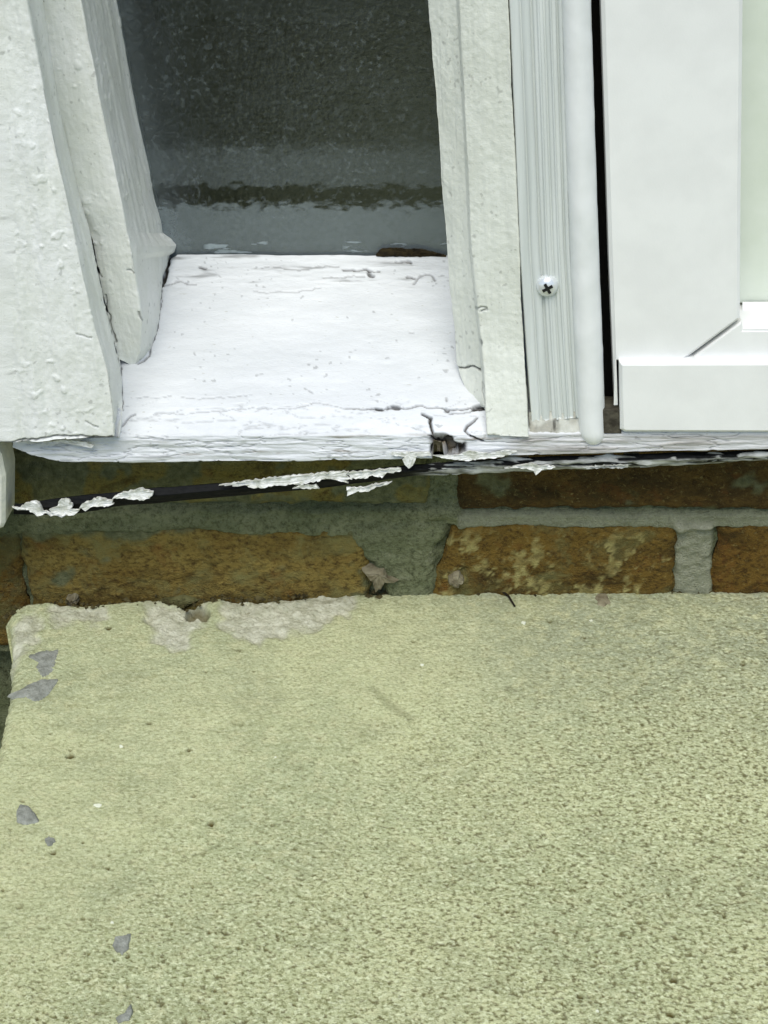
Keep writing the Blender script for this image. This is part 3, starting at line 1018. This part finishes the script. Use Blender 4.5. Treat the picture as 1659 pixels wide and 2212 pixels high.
POST_CR = [(A((1312, 1195), (1330, 1245), (1370, 1240), (1420, 1228), (1490, 1255)), 2.4, .0009, .85), (A((1300, 1080), (1302, 1140), (1275, 1135)), 2, .0007, .55),
           (A((1480, 1060), (1482, 1090)), 2, .0007, .6), (C_((455, 520), (480, 510), (520, 515), (528, 528), (490, 538)), 2, .0007, .5),
           (C_((505, 1180), (500, 1000)), 1.4, .0005, .4), (C_((520, 1350), (650, 1362), (790, 1372)), 1.8, .0007, .6)]
loft("post", [p_bl, p_l, p_m, p_m2, p_r, p_b], 420, [2, 48, 6, 48, 6], M_post, win, paint_relief(POST_CR, 1.0, .4, 360, .4), ext=EXT)

# metal channel screwed to the post
gro = []
L0 = [(1097, -50), (1098, 0), (1110, 270), (1121, 540), (1135, 750), (1146, 912)]
R0 = [(1213, -50), (1214, 0), (1222, 270), (1231, 540), (1242, 750), (1252, 902)]
fr, dp = [0, .03, .09], [.020, .0262, .0258]
for c_, w_, h_ in ((.22, .02, -0.00076), (.42, .025, -0.00152), (.55, .02, 0.00076), (.66, .02, -0.00076), (.78, .015, 0.00076), (.90, .02, -0.00114)):
    fr += [c_ - w_ * 1.4, c_ - w_ * .7, c_ + w_ * .7, c_ + w_ * 1.4]
    dp += [.0258, .0258 + h_, .0258 + h_, .0258]
fr += [.96, 1.0]
dp += [.0262, .0262]
for f, d in zip(fr, dp):
    gro.append([(a[0] + (b[0] - a[0]) * f, a[1] + (b[1] - a[1]) * f, d) for a, b in zip(L0, R0)])
gro.append([(b[0], b[1], .015) for b in R0])


def ch_relief(G, uv, N):
    h = fbm(G, (.0015, .002, .08), 420, 3) * .00012
    _, d = crack_attr(uv, [(C_((1065, 1088), (1105, 1090)), 2.5, .0005, .8)], np.stack([vn(G, .004, 1)] * 2, -1))
    return h, {"dirt_shade": d, "wood_shade": h * 0}


chan = loft("metal_channel", gro, 160, [2] * (len(gro) - 1), M_channel, win, ch_relief, ext=EXT)


def screw(u, v, d, r):
    c = P(u, v, d)
    V, F = [], []
    n = 28
    prof = [(1.06, -.0008), (1.04, .0006), (.92, .0017), (.66, .0026), (.34, .0031)]
    for (rr, hh) in prof:
        for i in range(n):
            a = 2 * math.pi * i / n
            V.append(c + np.array([math.cos(a) * r * rr, -hh, math.sin(a) * r * rr]))
    for k in range(4):
        for i in range(n):
            j = (i + 1) % n
            F.append((k * n + i, k * n + j, (k + 1) * n + j, (k + 1) * n + i))
    F.append(tuple(4 * n + i for i in range(n)))
    s = link("screw", V, F, M_screw, chan)
    return s, c


scr, sc_ = screw(1182, 617, .0255, .0041)
V, F = [], []
for k in range(2):
    ang = .5 + k * math.pi / 2
    ca, sa = math.cos(ang), math.sin(ang)
    ln, w = .0021, .00055
    b0 = len(V)
    for (x, z) in ((-ln, -w), (ln, -w), (ln, w), (-ln, w)):
        for y in (-.0025, -.00345 - .0001 * k):
            V.append(sc_ + np.array([x * ca - z * sa, y, x * sa + z * ca]))
    q = lambda *i: tuple(b0 + j for j in i)
    F += [q(1, 3, 5, 7), q(0, 6, 4, 2), q(0, 2, 3, 1), q(2, 4, 5, 3), q(4, 6, 7, 5), q(6, 0, 1, 7)]
link("cross_recess", V, F, M_screwdark, chan, smooth=False)

# bare wood end under the channel, and the rounded bead beside the door
def end_relief(G, uv, N):
    st = fbm(G, (.0022, .004, .02), 430, 4, .6)
    return st * .0006, {"dirt_shade": sstep(.1, .5, st) * .75, "wood_shade": .35 + .3 * sstep(-.2, .3, fbm(G, .006, 431, 2))}


loft("post_end", [[(1142, 890, .0), (1143, 945, .01)], [(1143, 890, .0245), (1145, 944, .0285)], [(1254, 885, .0245), (1256, 942, .0285)], [(1255, 885, .0), (1257, 940, .01)]],
     40, [2, 70, 2], M_post, win, end_relief)


def bead():
    Lc = [(1213, -50), (1214, 0), (1221, 270), (1231, 540), (1243, 800), (1250, 925)]
    Rc = [(1275, -50), (1277, 0), (1285, 270), (1294, 540), (1304, 800), (1307, 930)]
    lines = []
    n = 14
    a_ = resample([P(u, v, .026) for u, v in Lc], 160)
    b_ = resample([P(u, v, .026) for u, v in Rc], 160)
    # tip: carry on and round off
    for f in np.linspace(0, 1, n + 1):
        x = -math.cos(math.pi * f)
        bul = math.sqrt(max(0, 1 - x * x))
        base = a_ * (.5 - x / 2) + b_ * (.5 + x / 2)
        ln = [q + np.array([0, -.0055 * bul, 0]) for q in base]
        dirv = (base[-1] - base[-20]); dirv /= np.linalg.norm(dirv)
        w = np.linalg.norm(b_[-1] - a_[-1]) / 2
        tip = []
        cen = (a_[-1] + b_[-1]) / 2
        for k in range(1, 10):
            th = k / 9 * math.pi / 2
            s = math.cos(th)
            p = cen + (base[-1] - cen) * s + dirv * w * 1.25 * math.sin(th) + np.array([0, -.0055 * bul * s, 0])
            tip.append(p)
        lines.append(np.array(ln + tip))
    lines.insert(0, lines[0] + np.array([0, .02, 0]))
    lines.append(lines[-1] + np.array([0, .02, 0]))
    G = np.stack(lines, 1)
    G = np.concatenate([G[:1] + np.array(EXT), G], 0)
    G = G + grid_normals(G) * (fbm(G, (.004, .004, .01), 440, 3) * .00025)[..., None]
    link("bead_strip", G.reshape(-1, 3), grid_faces(*G.shape[:2], flip=False), M_bead, win)


bead()

# ------------------------------------------------------------------ door on the right
door = empty("storm_door", tuple(P(1480, 935, 0.02)), "smooth white door with a mitred corner and a plain bottom rail", "door", kind="thing")
pt = lambda *q: [P(*k) for k in q]


def slab_poly(name, poly, d0, d1, mat, parent, bev=.0009, top_ext=None):
    """prism: outline (measuring units) on the plane d0, running back to d1, with a small bevel; ext moves flagged top points up"""
    n = len(poly)
    out = [np.array(P(u, v, d0)) for u, v in poly]
    if top_ext:
        for i in top_ext:
            e = out[i] - (out[-1] if i == 0 else out[i + 1])
            out[i] = out[i] + e / np.linalg.norm(e) * EXT[2]
    c = sum(out) / n
    ins = []
    for i in range(n):
        a, b, e = out[i - 1], out[i], out[(i + 1) % n]
        t1 = (b - a); t1 = t1 / np.linalg.norm(t1); t2 = (e - b); t2 = t2 / np.linalg.norm(t2)
        nn = np.array([0, 1.0, 0])
        n1 = np.cross(nn, t1); n2 = np.cross(nn, t2)
        if n1 @ (c - b) < 0 and n2 @ (c - b) < 0: n1, n2 = -n1, -n2
        m = n1 + n2
        m = m / max(np.linalg.norm(m), 1e-6)
        ins.append(b + m * bev)
    V = [p + np.array([0, bev, 0]) for p in out] + ins + [p + np.array([0, d0 - d1, 0]) for p in out]
    F = [tuple(n + i for i in range(n))]
    for i in range(n):
        j = (i + 1) % n
        F.append((i, j, n + j, n + i))
        F.append((2 * n + i, 2 * n + j, j, i))
    F.append(tuple(reversed(range(2 * n, 3 * n))))
    return link(name, V, F, mat, parent, smooth=False)


slab_poly("stile", [(1297, -50), (1606, -50), (1601, 400), (1599, 690), (1482, 776), (1482, 782), (1334, 782), (1331, 880), (1329, 880), (1316, 560)], .0265, -.03, M_door, door, .0014, (0, 1))
slab_poly("rail", [(1487, 780), (1603, 695), (1606, 713), (2700, 712), (2700, 781)], .0258, -.03, M_door, door, .0010)
slab_poly("bottom_rail", [(1338, 784), (2700, 780), (2700, 938), (1350, 936), (1340, 930)], .0310, -.03, M_door, door, .0016)
# sloping ledge from the rail up to the sunk panel
led = [[P(1605, 712, .0255), P(2700, 711, .0255)], [P(1603, 690, .010), P(2700, 688, .010)], [P(1604, 652, .003), P(2700, 650, .003)]]
loft("ledge", led, 30, [2, 2], M_door, door, world_pts=True, cap=False)
slab_poly("panel", [(1595, -50), (2700, -50), (2700, 655), (1595, 655)], .002, -.03, M_doorpanel, door, .0005, (0, 1))
# black filler painted as the shade in the gap between bead and door, with a worn block at its foot
slab_poly("gap_shade", [(1250, -50), (1330, -50), (1360, 880), (1290, 880)], .0172, -.02, M_gap, door, .0005, (0, 1))
slab_poly("foot_block", [(1300, 884), (1338, 884), (1343, 938), (1302, 938)], .0288, .01, flat("foot_block_grey", c8(84, 80, 68), .8, .2, 0, .5, c8(52, 48, 40)), door, .0006)

# ------------------------------------------------------------------ hanging drip strip with its paint
strip = empty("drip_strip", tuple(P(830, 1020, .02)), "loose black drip strip sagging under the sill with torn white paint", "drip strip", kind="thing")
ST = [(30, 1090), (130, 1076), (250, 1063), (340, 1053), (480, 1044), (600, 1033), (740, 1019), (870, 1006), (960, 999), (1100, 990), (1200, 986), (1400, 981), (1659, 972), (1740, 969)]
SB = [(30, 1110), (130, 1112), (180, 1108), (250, 1093), (340, 1087), (480, 1073), (600, 1062), (700, 1054), (800, 1041), (900, 1027), (1000, 1019), (1200, 1011), (1400, 1004), (1659, 990), (1740, 986)]


def strip_relief(G, uv, N):
    u = uv[..., 0]
    n1 = fbm(G, (.05, .006, .0030), 501, 4, .66) + .25 * fbm(G, .006, 502, 2)
    tt = (uv[..., 1] - np.interp(u, [q[0] for q in ST], [q[1] for q in ST])) / 22
    pa = sstep(-.03, .03, n1 + .5 * fbm(G, (.02, .004, .0014), 507, 3) + (tt - .5) * .5) * sstep(880, 960, u) * .9  # top edge left black: the shadow line under the sill put into colour
    h = fbm(G, (.02, .006, .004), 503, 3) * .0006 + pa * .0007 * (1 + vn(G, (.006, .004, .003), 505))
    return h, {"paint": pa}


loft("strip_body", [[(u, v, .0215) for u, v in ST], [(u, v, .0255) for u, v in ST], [(u, (v + w) / 2, .0275) for (u, v), w in zip(ST, np.interp([q[0] for q in ST], [q[0] for q in SB], [q[1] for q in SB]))],
                    [(u, v, .0255) for u, v in SB], [(u, v, .0215) for u, v in SB]], 420, [3, 16, 16, 3], M_strip, strip, strip_relief)
FL = [E_((80, 480), (130, 490), (175, 462), (240, 445), (272, 470), (290, 512), (330, 520), (430, 546), (370, 545), (300, 525), (255, 542), (205, 522), (170, 495), (120, 505)),
      E_((330, 500), (380, 480), (400, 440), (450, 435), (478, 470), (470, 500), (530, 505), (500, 530), (430, 540), (350, 528)),
      E_((520, 495), (560, 455), (650, 422), (735, 440), (748, 468), (690, 482), (600, 480), (560, 512)),
      E_((735, 425), (800, 396), (880, 375), (922, 362), (1002, 390), (1006, 415), (930, 448), (880, 432), (800, 424)),
      E_((1430, 340), (1540, 326), (1659, 310), (1780, 295), (1900, 282), (1900, 340), (1800, 345), (1740, 360), (1660, 362), (1600, 346), (1500, 348)),
      D_((240, 280), (400, 270), (560, 255), (620, 255), (600, 275), (640, 300), (600, 310), (620, 330), (560, 305), (480, 302), (390, 322), (300, 342), (220, 332), (240, 320)),
      D_((600, 262), (720, 250), (840, 240), (960, 232), (970, 250), (880, 262), (840, 290), (760, 282), (700, 305), (640, 300)),
      D_((250, 365), (320, 340), (400, 345), (432, 366), (330, 370)),
      D_((610, 362), (690, 360), (770, 342), (900, 322), (880, 336), (790, 358), (742, 386), (680, 380), (616, 408)),
      C_((640, 1560), (720, 1545), (800, 1530), (880, 1545), (930, 1538), (978, 1556), (890, 1566), (850, 1596), (825, 1566), (720, 1560)),
      C_((1150, 1556), (1250, 1545), (1360, 1540), (1450, 1538), (1450, 1552), (1300, 1558), (1180, 1562))]
for i, f in enumerate(FL):
    plate("paint_flake", f, .0283, .0009, M_flake if i < 10 else M_greyflake, strip, .0016, seed=20 + i, rag=2.0)
# a drop of paint that hangs off the sill itself, with a curled lip beside the rotten hole
plate("paint_drop", D_((900, 150), (985, 160), (972, 175), (985, 212), (1012, 236), (1040, 216), (1052, 190), (1060, 160), (1160, 150), (1150, 130), (900, 130)), .0305, .0009, M_flake, win, .0005, seed=50, rag=.8)
plate("paint_lip", D_((1170, 150), (1250, 172), (1400, 185), (1560, 168), (1659, 150), (1720, 120), (1640, 118), (1560, 140), (1400, 120), (1340, 150)), .0308, .0008, M_flake, win, .0008, seed=51, rag=1.2)
plate("paint_lip", E_((180, 75), (310, 60), (400, 50), (560, 62), (615, 80), (605, 102), (540, 80), (430, 66), (330, 78)), .0318, .0007, M_flake, win, .0008, seed=52, rag=1.2)

# ------------------------------------------------------------------ trim board end at the left
trim = slab_poly("trim_board", [(-120, 900), (-14, 962), (2, 985), (11, 1030), (10, 1132), (5, 1142), (-120, 1190)], .030, .014, M_trim, None, .0015)
tag(trim, "pale cream end of a trim board against the brick at the left edge", "trim board", kind="thing")

# ------------------------------------------------------------------ room behind the glass
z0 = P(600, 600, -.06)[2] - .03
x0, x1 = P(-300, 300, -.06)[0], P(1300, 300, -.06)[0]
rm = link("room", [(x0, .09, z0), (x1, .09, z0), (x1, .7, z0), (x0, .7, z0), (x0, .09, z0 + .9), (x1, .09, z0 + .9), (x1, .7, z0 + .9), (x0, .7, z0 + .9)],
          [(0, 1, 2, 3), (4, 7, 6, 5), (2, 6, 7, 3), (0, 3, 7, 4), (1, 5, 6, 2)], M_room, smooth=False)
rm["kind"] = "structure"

# ------------------------------------------------------------------ loose bits
def twig(pts, r, label, name="twig", cat="twig"):
    c = np.array([S(*p) for p in pts]); c[:, 2] += r * .8
    V, F = [], []
    n = 7
    for k, q in enumerate(c):
        d = c[min(k + 1, len(c) - 1)] - c[max(k - 1, 0)]
        d /= np.linalg.norm(d)
        s = np.cross(d, [0, 0, 1]); s /= np.linalg.norm(s)
        rr = r * (1 - .5 * k / (len(c) - 1))
        for i in range(n):
            a = 2 * math.pi * i / n
            V.append(q + s * math.cos(a) * rr + np.array([0, 0, 1]) * math.sin(a) * rr)
    for k in range(len(c) - 1):
        for i in range(n):
            j = (i + 1) % n
            F.append((k * n + i, k * n + j, (k + 1) * n + j, (k + 1) * n + i))
    F.append(tuple(range(n))); F.append(tuple((len(c) - 1) * n + i for i in range(n)))
    return tag(link(name, V, F, M_twig, None), label, cat)


twig([(1068, 1276), (1084, 1279), (1098, 1290), (1112, 1312)], .0008, "thin dark curved twig lying over the back edge of the concrete step")
tag(lump("mortar_crumb", 820, 1225, 34, 20, .006, M_crumb, None, 11, place=P, outline=[(780, 1225), (800, 1222), (830, 1222), (842, 1240), (860, 1245), (835, 1252), (825, 1275), (812, 1275), (805, 1250)]),
    "tan wedge of mortar stuck to the mossy joint just above the step", "mortar crumb")
tag(lump("pebble", 985, 1246, 19, 14, .005, M_crumb, None, 12, place=P), "rounded greyish pebble caught at the foot of the brick beside the mossy joint", "pebble")
tag(lump("pebble", 1303, 1300, 17, 15, .0012, M_crumb, None, 13), "small greyish pebble set near the back edge of the step", "pebble")
tag(lump("pebble", 158, 1290, 14, 11, .005, M_crumb, None, 14, place=P), "tan pebble lodged between the brick and the left end of the step", "pebble")
tag(lump("pebble", 385, 1296, 36, 11, .003, flat("mossy_stone", c8(110, 108, 72), .9, .1, 0, .8, c8(84, 82, 52)), None, 15, place=P),
    "flat olive pebble lodged in the notch of the broken step edge", "pebble")
def grit():
    r = random.Random(77)
    V, F = [], []
    for k in range(420):
        u = r.uniform(0, 1659)
        v = np.interp(u, [q[0] for q in BACK], [q[1] for q in BACK])
        p = S(u, v) + np.array([0, r.uniform(-.0035, .0010) - abs(r.gauss(0, .0015)), 0])
        sz = abs(r.gauss(.0004, .0005)) + .00025
        b = len(V)
        for d in ((1, 0, 0), (-1, 0, 0), (0, 1, 0), (0, -1, 0), (0, 0, 1), (0, 0, -.6)):
            V.append(p + np.array([0, 0, sz * .3 - .0005]) + np.array(d) * sz * r.uniform(.6, 1.4))
        for t in ((0, 2, 4), (2, 1, 4), (1, 3, 4), (3, 0, 4), (2, 0, 5), (1, 2, 5), (3, 1, 5), (0, 3, 5)):
            F.append(tuple(b + i for i in t))
    o = link("grit", V, F, flat("joint_grit", c8(96, 88, 58), .95, .1, 0, .5, c8(50, 44, 28)), None, smooth=False)
    tag(o, "loose brown grit gathered along the joint between step and bricks", "grit", kind="stuff")


grit()
CH = [(211, 1741, 10, "largest white paint chip, on the left of the concrete step"),
      (262, 1613, 6, "white paint chip above and right of the largest chip on the step"),
      (595, 1637, 4, "white paint fleck left of the middle of the concrete step"),
      (912, 1437, 5, "white paint fleck on the step straight below the wide mossy joint"),
      (242, 1994, 6, "white paint chip just above the grey stone low on the left of the step"),
      (1277, 1342, 6, "white paint fleck below the flat pebble at the back edge of the step"),
      (1131, 1346, 6, "white paint fleck just below the dark curved twig on the step"),
      (1290, 2185, 5, "white paint fleck at the bottom of the photo, right of its middle")]
for i, (u, v, r, lab) in enumerate(CH):
    tag(lump("paint_chip", u, v, r * (1 if i == 0 else .75), r * .5, .0005, M_chip, None, 60 + i), lab, "paint chip", "white paint chips on the concrete step")
